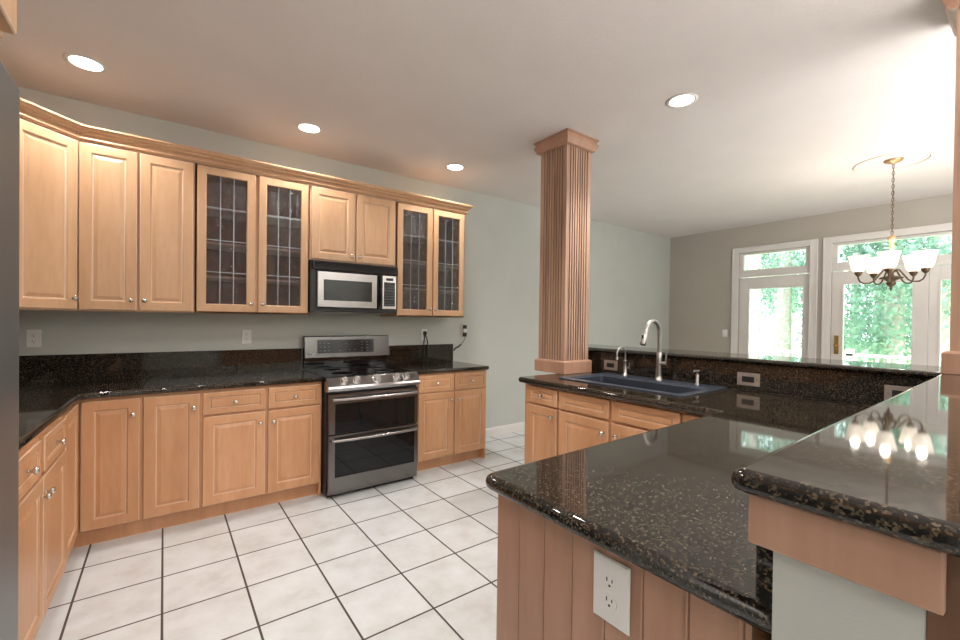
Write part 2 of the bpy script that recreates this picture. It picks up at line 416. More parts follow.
# ------------------------------------------------------------------ setting
def setting():
    X0, X1, Y0, Y1, H = 0.0, 7.99, -7.0, 0.0, 2.817
    m = MB().box(X0, X1, Y0, Y1, -0.1, 0); struct('floor', m, 'tile', label='white ceramic tile floor with dark grout lines')
    m = MB().box(X0 - .2, X1 + .15, Y0 - .2, Y1 + .2, H, H + .15); struct('ceiling', m, 'ceiling_paint', label='flat off-white textured ceiling')
    m = MB().box(X0 - .12, X1 + .15, Y1, Y1 + .12, -0.1, H); struct('wall_back', m, 'wall_paint', label='sage grey wall behind the range and wall cabinets')
    m = MB().box(X0 - .12, X0, Y0, Y1, -0.1, H); struct('wall_left', m, 'wall_paint', label='sage grey wall behind the refrigerator')
    m = MB().box(X0 - .12, X1 + .15, Y0 - .12, Y0, -0.1, H); struct('wall_front', m, 'wall_paint', label='sage grey wall behind the camera')
    # wall with the patio doors
    m = MB(); xa, xb = X1, X1 + .14
    o1 = (-1.985, -1.085); o2 = (-3.97, -2.20); top = 2.42
    m.box(xa, xb, 0, o1[1], -0.1, H); m.box(xa, xb, o1[0], o2[1], -0.1, H); m.box(xa, xb, o2[0], Y0, -0.1, H)
    m.box(xa, xb, o1[1], o1[0], top, H); m.box(xa, xb, o2[1], o2[0], top, H)
    struct('wall_right', m, 'wall_paint_shaded', label='sage grey wall holding the patio doors, its dimmer light painted in')
    # casings
    def casing(n, ya, yb, label):
        m = MB(); c = .09; zt = top + .08
        for y0, y1 in ((ya, ya + c), (yb - c, yb)):
            m.box(xa - .02, xa, y0, y1, 0, zt)
            m.box(xa - .028, xa - .0205, y0 + (0 if y0 == ya else c - .02), y0 + (.02 if y0 == ya else c), 0, zt - .0225)
        m.box(xa - .02, xa, ya + c + .0005, yb - c - .0005, top, zt)
        m.box(xa - .028, xa - .0205, ya, yb, zt - .022, zt)
        struct(n, m, 'white_trim', bevel=.003, label=label)
    casing('trim_1', o1[0] - .08, o1[1] + .08, 'white door casing around the narrow left patio door')
    casing('trim_2', o2[0] - .08, o2[1] + .08, 'white door casing around the wide right patio doors')
    def frame(m, y0, y1, z0, z1, gy0, gy1, gz0, gz1, x0, x1):
        m.box(x0, x1, y0, gy0, z0, z1); m.box(x0, x1, gy1, y1, z0, z1)
        m.box(x0, x1, gy0, gy1, z0, gz0); m.box(x0, x1, gy0, gy1, gz1, z1)
    def pane(parent, y0, y1, z0, z1, x):
        MB().box(x, x + .006, y0, y1, z0, z1).build('glass_pane', parent, mat='window_glass')
    # transoms
    for n, (ya, yb), g in (('window_1', o1, (-1.915, -1.145)), ('window_2', o2, (-3.92, -2.26))):
        m = MB(); frame(m, ya + .001, yb - .001, 2.06, top - .001, g[0], g[1], 2.165, 2.39, xa + .03, xa + .12)
        m.box(xa + .015, xa + .03, ya + .001, yb - .001, 2.055, 2.10)
        o = struct(n, m, 'white_trim', bevel=.003, label='transom window over the ' + ('narrow left' if n[-1] == '1' else 'wide right') + ' patio door')
        pane(o, g[0], g[1], 2.165, 2.39, xa + .07)
    jl = {}
    for n, (ya, yb), g, hy in (('door_1', (-1.982, -1.088), (-1.885, -1.225), None), ('door_2', (-3.083, -2.203), (-2.95, -2.325), -2.262), ('door_3', (-3.967, -3.087), (-3.83, -3.18), None)):
        m = MB(); frame(m, ya, yb, 0.01, 2.05, g[0], g[1], .25, 1.88, xa + .045, xa + .09)
        # glazing bead
        frame(m, g[0] - .02, g[1] + .02, .23, 1.90, g[0], g[1], .25, 1.88, xa + .037, xa + .05)
        o = struct(n, m, 'white_trim', bevel=.003, label={'1': 'white glazed patio door on the left', '2': 'white glazed patio door with brass handle', '3': 'white glazed patio door at the right edge'}[n[-1]])
        pane(o, g[0], g[1], .25, 1.88, xa + .065)
        if hy:
            h = MB()
            h.box(xa + .036, xa + .046, hy - .024, hy + .024, .985, 1.225)
            h.lathe([(.022, 0), (.024, .004), (.02, .01), (.01, .014), (.01, .045)], (xa + .0, hy, 1.10), 'x', 14)
            h.tube([(xa + .0, hy, 1.10), (xa - .012, hy, 1.10), (xa - .014, hy - .015, 1.098), (xa - .012, hy - .05, 1.09)], [.010, .011, .010, .007])
            h.lathe([(.014, 0), (.014, .04)], (xa, hy, 1.19), 'x', 14)
            h.build('door_handle', o, mat='brass', bevel=.002, label='brass lever handle and plate')
    # baseboards
    prof = [(0, 0), (.015, 0), (.015, .075), (.011, .09), (.006, .10), (0, .10)]
    m = MB(); sweep(m, [(3.60, 0), (7.99, 0)], prof); struct('baseboard_back', m, 'white_trim', label='white baseboard along the back wall')
    m = MB(); sweep(m, [(7.99, 0), (7.99, -1.0)], prof); struct('baseboard_right', m, 'white_trim', label='white baseboard on the patio door wall')
    # ceiling ring around the chandelier
    m = MB(); c = (6.23, -3.07)
    pr = [(0, 2.8165), (-.006, 2.811), (-.012, 2.809), (-.02, 2.813), (-.03, 2.808), (-.04, 2.8165)]
    sweep(m, [(c[0] + .27 * math.cos(a), c[1] + .27 * math.sin(a)) for a in [2 * math.pi * i / 48 for i in range(48)]], pr, closed=True, smooth=True)
    struct('trim_3', m, 'medallion_paint', label='thin round ceiling ring above the chandelier')
setting()

# ------------------------------------------------------------------ cabinet pieces (local: x width, front faces -y, z up)
def ring_rect(x0, x1, z0, z1, i, y):
    return [(x0 + i, y, z0 + i), (x1 - i, y, z0 + i), (x1 - i, y, z1 - i), (x0 + i, y, z1 - i)]
def panel(parent, name, x0, x1, z0, z1, yf, mat, small=False, M=None):
    """raised-panel front, back at yf, 20 mm thick"""
    m = MB()
    if M: m.M = M
    t = .020; fw = .030 if small else .054
    pr = [(0, 0), (0, t - .004), (.0015, t - .001), (.004, t), (fw, t), (fw + .0025, t - .0035), (fw + .005, t - .0045), (fw + .007, t - .0095),
          (fw + .012, t - .0095), (fw + (.016 if small else .030), t - .004), (fw + (.018 if small else .032), t - .0032)]
    rings = [ring_rect(x0, x1, z0, z1, i, yf - d) for i, d in pr]
    if mat in ('maple', 'maple_light'):
        gz = mat + '_glaze'
        m.mat(mat); m.loft(rings, cap=True)
        m.mat(gz)
        nside = 4
        for q in range(len(m.f)):
            k = q // nside
            if k in (1, 2, 6, 7): m.mi[q] = 1
        return m.build(name, parent)
    m.loft(rings, cap=True)
    return m.build(name, parent, mat=mat)
KN = [(.0055, 0), (.0055, -.011), (.009, -.014), (.0135, -.018), (.015, -.022), (.0135, -.027), (.008, -.030), (.001, -.031)]
def knob(parent, x, z, yf, M=None, nm='knob'):
    m = MB()
    if M: m.M = M
    m.lathe([(.009, 0), (.009, -.002)], (x, yf, z), 'y', 12)
    m.lathe(KN, (x, yf, z), 'y', 12)
    return m.build(nm, parent, mat='nickel')

def base_cabinet(label, loc, rz, w_, depth, H, fronts, mat='maple', group=None, end=None, hollow=False):
    t = thing('base_cabinet', label, 'cabinet', loc, rz, group)
    D = depth
    m = MB()
    if hollow:
        m.box(0, .018, -D + .02, -.02, .10, H if end == 'left' else .76); m.box(w_ - .018, w_, -D + .02, -.02, .10, .76); m.box(0, w_, -D, -D + .02, .10, H)
        m.box(0, w_, -.02, -.004, .10, H); m.box(.018, w_ - .018, -D + .02, -.02, .10, .12)
    else: m.box(0, w_, -D, -.004, .10, H)
    if end == 'right': m.box(w_ - .018, w_, -D, -.004, 0, .1)
    if end == 'left': m.box(0, .018, -D, -.004, 0, .1)
    m.build('carcass', t, mat=mat, bevel=.0015)
    MB().box(.018 if end == 'left' else 0, w_ - (.018 if end == 'right' else 0), -D + .05, -D + .065, 0, .10).build('toe_kick', t, mat=mat)
    for kind, x0, x1, z0, z1, kx, kz in fronts:
        d = panel(t, kind, x0, x1, z0, z1, -D, mat, small=(kind != 'door'))
        if kx is not None: knob(d, kx, kz, -D - .0195)
    return t

ZD0, ZD1, ZR0, ZR1, HC = .110, .700, .716, .860, .880
FD = .615
GB = 'maple base cabinets against the walls'
# corner cabinet (L shaped)
def corner_base():
    t = thing('base_cabinet', 'maple corner base cabinet with two tall doors meeting at the inside corner', 'cabinet', (0, 0, 0))
    m = MB()
    P = [(0.004, -.004), (.004, -1.045), (FD - .006, -1.045), (FD, -FD), (.92, -FD), (.92, -.004)]
    m.loft([[(x, y, z) for x, y in P] for z in (.10, HC)]); m.build('carcass', t, mat='maple', bevel=.0015)
    m = MB()
    m.box(FD - .065, FD - .05, -1.045, -FD + .065, 0, .1); m.box(FD - .065, .92, -FD + .05, -FD + .065, 0, .1)
    m.build('toe_kick', t, mat='maple')
    d = panel(t, 'door', .640, .906, ZD0, ZR1, -FD, 'maple'); knob(d, .876, .765, -FD - .0195)
    M = Matrix.Rotation(R(90), 4, 'Z')       # local x -> +Y, -y -> +X
    d = panel(t, 'door', -1.035, -.66, ZD0, ZR1, -FD, 'maple', M=M)
corner_base()
base_cabinet('narrow maple base cabinet with a single tall door next to the corner', (.92, 0, 0), 0, .30, FD, HC,
             [('door', .006, .292, ZD0, ZR1, .262, .770)], end=None)
base_cabinet('maple base cabinet with two drawers over two doors left of the range', (1.22, 0, 0), 0, .778, FD, HC,
             [('drawer', .013, .383, ZR0, ZR1, .198, .788), ('drawer', .404, .762, ZR0, ZR1, .583, .788),
              ('door', .013, .383, ZD0, ZD1, .350, .622), ('door', .404, .762, ZD0, ZD1, .437, .622)], end='right')
base_cabinet('maple base cabinet with two drawers over two doors right of the range', (2.797, 0, 0), 0, .787, FD, HC,
             [('drawer', .03, .392, ZR0, ZR1, .211, .788), ('drawer', .413, .775, ZR0, ZR1, .594, .788),
              ('door', .03, .392, ZD0, ZD1, .360, .625), ('door', .413, .775, ZD0, ZD1, .445, .625)], end='right')
# left wall, fronts facing +X: local x -> +Y
LX = [('drawer', .015, .395, ZR0, ZR1, .205, .788), ('drawer', .452, .868, ZR0, ZR1, .66, .788),
      ('door', .015, .425, ZD0, ZD1, .395, .63), ('door', .435, .868, ZD0, ZD1, .462, .63)]
base_cabinet('maple base cabinet on the left wall with its knobs seen edge-on, nearest the corner', (.012, -1.935, 0), R(88.8), .885, .592, HC, LX, end=None)
base_cabinet('maple base cabinet on the left wall tucked beside the refrigerator', (.010, -2.80, 0), R(88.8), .86, .574, HC,
             [('drawer', .015, .42, ZR0, ZR1, .21, .788), ('drawer', .44, .845, ZR0, ZR1, .64, .788),
              ('door', .015, .42, ZD0, ZD1, .395, .63), ('door', .44, .845, ZD0, ZD1, .462, .63)], end=None)

# ---- wall cabinets
ZU0, ZU1 = 1.39, 2.445
UD = .335
def knob_z(): return ZU0 + .075
def wall_cabinet(label, x0, w_, z0, doors, mat='maple_light', glass=False):
    t = thing('wall_cabinet', label, 'cabinet', (x0, 0, z0))
    h = ZU1 - z0; D = UD
    if not glass:
        MB().box(0, w_, -D, -.003, 0, h).build('carcass', t, mat=mat, bevel=.0015)
    else:
        m = MB(); k = .018
        m.mat(mat)
        m.box(0, k, -D, -.003, 0, h); m.box(w_ - k, w_, -D, -.003, 0, h); m.box(k, w_ - k, -D, -.003, 0, k); m.box(k, w_ - k, -D, -.003, h - k, h)
        m.box(0, .022, -D, -D + .02, 0, h); m.box(w_ - .022, w_, -D, -D + .02, 0, h); m.box(.022, w_ - .022, -D, -D + .02, h - .05, h); m.box(.022, w_ - .022, -D, -D + .02, 0, .03)
        m.box(w_ / 2 - .018, w_ / 2 + .018, -D, -D + .02, .03, h - .05)
        m.build('carcass', t, bevel=.0015)
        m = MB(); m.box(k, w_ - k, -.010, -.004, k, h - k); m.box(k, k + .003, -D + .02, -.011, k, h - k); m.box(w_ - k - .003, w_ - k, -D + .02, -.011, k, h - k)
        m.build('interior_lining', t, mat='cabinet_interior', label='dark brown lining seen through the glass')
        for z in (.255, .500, .755):
            MB().box(k + .004, w_ - k - .004, -D + .03, -.012, z, z + .018).build('shelf', t, mat='shelf_wood', bevel=.001)
    for (a, b, side) in doors:
        zz0, zz1 = .010, h - .010
        if not glass:
            d = panel(t, 'door', a, b, zz0, zz1, -D, mat)
        else:
            m = MB(); fw = .058; th = .02
            # mitred frame by rings: outer, front, inner lip
            pr = [(fw, .006), (0, 0), (0, th - .004), (.004, th), (fw - .006, th), (fw - .002, th - .004), (fw, .006)]
            m.loft([ring_rect(a, b, zz0, zz1, i, -D - d_) for i, d_ in pr], cap=False)
            d = m.build('door', t, mat=mat)
            ga, gb, gz0, gz1 = a + fw - .002, b - fw + .002, zz0 + fw - .002, zz1 - fw + .002
            MB().box(ga, gb, -D - .010, -D - .006, gz0, gz1).build('glass_pane', d, mat='seedy_glass', label='clear seedy textured glass')
            m = MB()
            for q in (1, 2):
                x = ga + (gb - ga) * q / 3; m.box(x - .0022, x + .0022, -D - .0125, -D - .0045, gz0, gz1)
            for q in (1, 2, 3):
                z = gz0 + (gz1 - gz0) * q / 4; m.box(ga, gb, -D - .0125, -D - .0045, z - .0020, z + .0020)
            m.build('leading', d, mat='came', bevel=.001, label='grey lead lines in three columns and four rows')
        kx = b - .027 if side > 0 else a + .027
        knob(d, kx, .075 if z0 < 1.5 else .055, -D - .0195)
    return t
wall_cabinet('solid pair of tall maple wall cabinet doors right of the angled corner cabinet', .592, .6025, ZU0, [(.006, .286, 1), (.300, .592, -1)])
wall_cabinet('glass-fronted maple wall cabinet with leaded panes left of the microwave', 1.195, .7775, ZU0, [(.012, .380, 1), (.402, .764, -1)], glass=True)
wall_cabinet('short two-door maple wall cabinet directly over the microwave', 1.973, .7575, 1.84, [(.012, .366, 1), (.385, .745, -1)])
wall_cabinet('glass-fronted maple wall cabinet with leaded panes at the right end of the run', 2.731, .769, ZU0, [(.012, .378, 1), (.392, .752, -1)], glass=True)
def diagonal_cabinet():
    t = thing('wall_cabinet', 'angled corner maple wall cabinet with one wide solid door', 'cabinet', (0, 0, ZU0))
    h = ZU1 - ZU0
    P = [(.003, -.003), (.003, -.589), (UD, -.589), (.589, -UD), (.589, -.003)]
    m = MB(); m.loft([[(x, y, z) for x, y in P] for z in (0, h)]); m.build('carcass', t, mat='maple_light', bevel=.0015)
    L_ = math.hypot(.589 - UD, .589 - UD)
    M = Matrix.Translation((UD, -.589, 0)) @ Matrix.Rotation(R(45), 4, 'Z')
    d = panel(t, 'door', .006, L_ - .016, .010, h - .010, -.002, 'maple_light', M=M)
    knob(d, L_ - .04, .075, -.0215, M=M)
diagonal_cabinet()
def crown():
    m = MB()
    z = 2.4465
    pr = [(0, z), (.008, z), (.008, z + .007), (.019, z + .010), (.021, z + .015), (.019, z + .020), (.008, z + .024), (.012, z + .035), (.024, z + .041), (.031, z + .045), (.033, z + .051), (.031, z + .055), (.044, z + .060), (.051, z + .066), (.052, z + .073), (.060, z + .075), (.060, z + .086), (0, z + .086)]
    sweep(m, [(.0, -.591), (UD + .002, -.591), (.591, -UD - .002), (3.502, -UD - .002), (3.502, -.002)][1:], pr)
    o = m.build('crown_molding', mat='maple_light')
    tag(o, 'stepped maple crown molding running along the top of the wall cabinets', 'molding')
    # light rail
crown()

def fridge():
    t = thing('refrigerator', 'tall grey stainless refrigerator at the left edge of the picture', 'refrigerator', (.010, -3.716, 0))
    Wd = .905
    MB().box(0, .70, 0, Wd, .02, 1.76).build('cabinet_body', t, mat='fridge_steel', bevel=.006)
    def door(y0, y1, z0, z1, nm, hside):
        P = round_poly([(.705, y0, .006), (.80, y0, .022), (.80, y1, .022), (.705, y1, .006)], .01)
        m = MB(); m.loft([[(x, y, z) for x, y in offset_poly(P, d)] for d, z in ((.006, z0), (.0, z0 + .006), (0, z1 - .02), (.006, z1 - .007), (.02, z1))], smooth=False)
        d = m.build(nm, t, mat='fridge_steel')
        y = y0 + .05 if hside < 0 else y1 - .05
        if nm == 'door':
            h = MB(); h.tube([(.80, y, z0 + .12), (.83, y, z0 + .14), (.838, y, z0 + .2), (.838, y, z1 - .25), (.83, y, z1 - .19), (.80, y, z1 - .17)], .010)
        else:
            h = MB(); h.tube([(.80, y0 + .1, z1 - .09), (.85, y0 + .12, z1 - .09), (.86, y0 + .2, z1 - .09), (.86, y1 - .2, z1 - .09), (.85, y1 - .12, z1 - .09), (.80, y1 - .1, z1 - .09)], .012)
        h.build('handle', d, mat='bright_steel')
    door(.0, .449, .70, 1.785, 'door', 1)
    door(.456, Wd, .70, 1.785, 'door', -1)
    door(.0, Wd, .05, .69, 'freezer_drawer', 0)
fridge()
def over_fridge():
    t = thing('wall_cabinet', 'deep maple cabinet above the refrigerator at the top left corner', 'cabinet', (0, -3.735, 1.86))
    D = .785
    MB().box(.003, D, 0, .925, 0, .70).build('carcass', t, mat='maple_light', bevel=.002)
    M = Matrix.Rotation(R(90), 4, 'Z')
    for a, b, kx in ((.01, .458, .43), (.467, .915, .495)):
        d = panel(t, 'door', a, b, .01, .69, -D, 'maple_light', M=M)
        knob(d, kx, .07, -D - .0195, M=M)
over_fridge()

# ------------------------------------------------------------------ worktops
CT, CZ = .8805, .915
def worktops():
    m = MB()
    P = round_poly([(.003, -.003, 0), (.003, -2.80, 0), (.600, -2.80, .0), (.645, -.70, .03), (.70, -.65, .03), (1.995, -.65, 0), (1.995, -.003, 0)], .0)
    slab(m, P, CT, CZ, .012)
    tag(m.build('granite_worktop', mat='granite'), 'black granite worktop turning the corner from the refrigerator to the range', 'worktop')
    m = MB(); slab(m, round_poly([(2.785, -.003, 0), (2.785, -.65, 0), (3.60, -.65, .02), (3.60, -.003, 0)], 0), CT, CZ, .012)
    tag(m.build('granite_worktop', mat='granite'), 'short black granite worktop to the right of the range', 'worktop')
    # backsplashes
    m = MB().box(.026, 1.995, -.025, -.002, CZ + .0005, 1.098)
    tag(m.build('granite_backsplash', mat='granite', bevel=.002), 'long black granite backsplash left of the range', 'backsplash')
    m = MB().box(.002, .025, -2.79, -.002, CZ + .0005, 1.098)
    tag(m.build('granite_backsplash', mat='granite', bevel=.002), 'black granite backsplash on the left wall by the refrigerator', 'backsplash')
    m = MB().box(2.79, 3.575, -.025, -.002, CZ + .0005, 1.101)
    tag(m.build('granite_backsplash', mat='granite', bevel=.002), 'short black granite backsplash right of the range, cords hanging over it', 'backsplash')
worktops()

# ------------------------------------------------------------------ range
def stove():
    t = thing('range', 'stainless double-oven electric range with black glass cooktop', 'range', (2.003, 0, 0))
    W_ = .768
    F = -.700
    m = MB().box(.004, W_ - .004, F, -.03, .03, .895); m.build('oven_body', t, mat='black_plastic', bevel=.003)
    m = MB().box(.0, W_, F + .02, -.095, .8955, .918); m.build('cooktop', t, mat='black_gloss', bevel=.004, label='black glass cooktop')
    for x, y, r in ((.20, -.22, .075), (.56, -.22, .09), (.20, -.50, .10), (.56, -.50, .08)):
        m = MB()
        for rr in (r, r * .985 - .004):
            m.lathe([(rr - .0012, .9182), (rr - .0012, .9186), (rr + .0012, .9186), (rr + .0012, .9182)], (x, y, 0), 'z', 36)
        m.build('burner_mark', t, mat='ring_print', label='thin grey burner ring')
    # sloped front knob panel
    pr = [(F + .03, .915), (F - .005, .912), (F - .058, .850), (F - .062, .835), (F - .055, .812), (F - .0, .806), (F + .03, .806)]
    m = MB(); m.loft([[(x, y, z) for y, z in pr] for x in (0, W_)]); kp = m.build('control_panel', t, mat='polished_steel', bevel=.003, label='sloping polished knob panel')
    nrm = Vector((0, -.062, .053)).normalized(); ang = math.atan2(-nrm.y, nrm.z)
    for x in (.125, .222, .391, .560, .648):
        k = MB(); k.M = Matrix.Translation((x, F - .033, .882)) @ Matrix.Rotation(ang, 4, 'X')
        s = 1.15 if x == .391 else 1.0
        k.lathe([(.031 * s, 0), (.031 * s, .004), (.026 * s, .006), (.023 * s, .030), (.020 * s, .034), (.001, .035)], n=22)
        k.box(-.005, .005, -.021 * s, .021 * s, .033, .041)
        k.build('knob', t, mat='bright_steel', bevel=.001)
    # upper and lower oven doors
    def door(z0, z1, w0, w1, hz, nm):
        m = MB(); x0, x1 = .012, W_ - .012; yf = F - .045; yb = F - .002
        wx0, wx1 = .058, W_ - .042
        m.mat('steel')
        rings = [ring_rect(x0, x1, z0, z1, 0, yb), ring_rect(x0, x1, z0, z1, 0, yf + .004), ring_rect(x0, x1, z0, z1, .004, yf)]
        inner = [(wx0, yf, w0), (wx1, yf, w0), (wx1, yf, w1), (wx0, yf, w1)]
        innerb = [(wx0, yf + .004, w0), (wx1, yf + .004, w0), (wx1, yf + .004, w1), (wx0, yf + .004, w1)]
        m.loft(rings + [inner, innerb], cap=False); m.add(rings[0], [(3, 2, 1, 0)])
        d = m.build(nm, t)
        MB().box(wx0, wx1, yf + .002, yf + .012, w0, w1).build('oven_window', d, mat='oven_glass', label='black oven glass')
        # bowed bar handle
        pts = []; n = 18
        for i in range(n + 1):
            u = i / n; x = .035 + (W_ - .07) * u; b = math.sin(math.pi * u)
            pts.append((x, yf - .026 - .022 * b, hz))
        hb = MB()
        rings = []
        for p in pts:
            rings.append([(p[0], p[1] + a, p[2] + c) for a, c in ((-.009, -.008), (-.012, 0), (-.009, .010), (-.002, .013), (.006, .011), (.008, 0), (.006, -.010), (-.002, -.012))])
        hb.loft(rings, True, True)
        for x in (.04, W_ - .04): hb.box(x - .012, x + .012, yf - .030, yf + .002, hz - .010, hz + .010)
        hb.build('handle', d, mat='steel_mid', label='bowed stainless bar handle')
    door(.487, .792, .492, .716, .752, 'upper_oven_door')
    door(.035, .480, .160, .432, .444, 'lower_oven_door')
    m = MB().box(.02, W_ - .02, F + .01, -.05, 0, .03); m.build('base_plinth', t, mat='black_plastic')
    # backguard
    pr = [(-.028, .919), (-.075, .919), (-.080, 1.005), (-.066, 1.012)]
    m = MB(); m.box(.0, W_ - .0, -.078, -.030, .919, 1.012); m.build('backguard_base', t, mat='black_gloss', bevel=.003)
    m = MB(); m.loft([[(x, y, z) for y, z in ((-.030, 1.0125), (-.105, 1.0125), (-.088, 1.200), (-.078, 1.207), (-.030, 1.207))] for x in (-.002, W_ + .016)])
    bgd = m.build('backguard', t, mat='steel', bevel=.004, label='stainless backguard with touch display')
    tilt = math.atan2(.017, .1875)
    M = Matrix.Translation((0, -.105, 1.0125)) @ Matrix.Rotation(-tilt, 4, 'X')
    m = MB(); m.M = M; m.box(.105, .625, -.0015, .004, .040, .160); m.build('display', bgd, mat='display_glass')
    m = MB(); m.M = M
    rnd = random.Random(3)
    for i in range(3):
        for j in range(3): m.box(.125 + i * .035, .140 + i * .035, -.0022, -.0014, .062 + j * .032, .066 + j * .032)
    for i in range(4): m.box(.30 + i * .045, .312 + i * .045, -.0022, -.0014, .065, .070)
    for i in range(2):
        for j in range(4): m.box(.50 + i * .05, .520 + i * .05, -.0022, -.0014, .055 + j * .026, .059 + j * .026)
    m.box(.352, .372, -.0022, -.0014, .118, .136)
    m.build('key_marks', bgd, mat='key_print')
    lg = bpy.data.curves.new('logo', 'FONT'); lg.body = 'LG'; lg.size = .026; lg.extrude = .0006
    tmp = bpy.data.objects.new('logo_text', lg); COL.objects.link(tmp)
    bpy.context.view_layer.update()
    me = bpy.data.meshes.new_from_object(tmp.evaluated_get(bpy.context.evaluated_depsgraph_get()))
    bpy.data.objects.remove(tmp)
    lo = bpy.data.objects.new('logo', me); COL.objects.link(lo); lo.parent = bgd
    me.materials.clear(); me.materials.append(MATS['logo_print'])
    lo.matrix_basis = M @ Matrix.Translation((.056, -.0012, .028)) @ Matrix.Rotation(R(90), 4, 'X')
    m = MB(); m.M = M
    m.lathe([(.0115, -.0002), (.0115, -.0012), (.001, -.0012)], (.040, 0, .038), 'y', 20); m.build('logo_roundel', bgd, mat='logo_print')
stove()

def microwave():
    t = thing('microwave', 'black and stainless over-the-range microwave below the short cabinet', 'microwave', (1.966, 0, 1.412))
    W_, D, H = .757, .385, .4215
    MB().box(0, W_, -D, -.004, 0.006, H).build('housing', t, mat='black_plastic', bevel=.004)
    m = MB(); m.loft([[(x, y, z) for y, z in ((-D, .345), (-D - .035, .345), (-D - .038, .352), (-D - .030, H - .003), (-D, H - .003))] for x in (.012, W_ - .004)])
    for k in range(5): m.box(.03, W_ - .03, -D - .0385, -D - .03, .362 + k * .010, .365 + k * .010)
    m.build('vent_grille', t, mat='black_gloss', bevel=.002)
    x0, x1, z0, z1 = .048, .560, .040, .337
    yb, yf = -D - .002, -D - .034
    m = MB()
    wx0, wx1, wz0, wz1 = .098, .508, .098, .268
    m.loft([ring_rect(x0, x1, z0, z1, 0, yb), ring_rect(x0, x1, z0, z1, 0, yf + .006), ring_rect(x0, x1, z0, z1, .006, yf),
            [(wx0, yf, wz0), (wx1, yf, wz0), (wx1, yf, wz1), (wx0, yf, wz1)], [(wx0, yf + .004, wz0), (wx1, yf + .004, wz0), (wx1, yf + .004, wz1), (wx0, yf + .004, wz1)]], cap=False)
    m.add(ring_rect(x0, x1, z0, z1, 0, yb), [(3, 2, 1, 0)])
    d = m.build('door', t, mat='steel_mid', label='stainless door with dark window')
    MB().box(wx0, wx1, yf + .002, yf + .012, wz0, wz1).build('door_window', d, mat='microwave_glass')
    h = MB(); pts = []
    for i in range(13):
        u = i / 12; pts.append((.582, yf - .004 - .028 * math.sin(math.pi * u), .045 + .285 * u))
    h.tube(pts, .011, 8); h.box(.566, .598, yb, yf - .002, .036, .338)
    h.build('handle', d, mat='black_gloss', bevel=.002, label='black vertical handle')
    cp = MB().box(.606, .736, yb, yf, .040, .337).build('control_panel', t, mat='bright_steel', bevel=.004, label='stainless keypad panel')
    MB().box(.640, .706, yf - .0015, yf + .004, .292, .315).build('display', cp, mat='display_glass')
    MB().box(.620, .724, yf - .0012, yf + .004, .065, .278).build('keypad', cp, mat='display_glass')
    m = MB()
    for i in range(4):
        for j in range(8): m.box(.628 + i * .024, .640 + i * .024, yf - .002, yf - .001, .078 + j * .024, .083 + j * .024)
    m.build('key_marks', cp, mat='key_print')
    MB().box(.02, W_ - .02, -D + .03, -.03, 0, .006).build('underside_filter', t, mat='steel')
microwave()

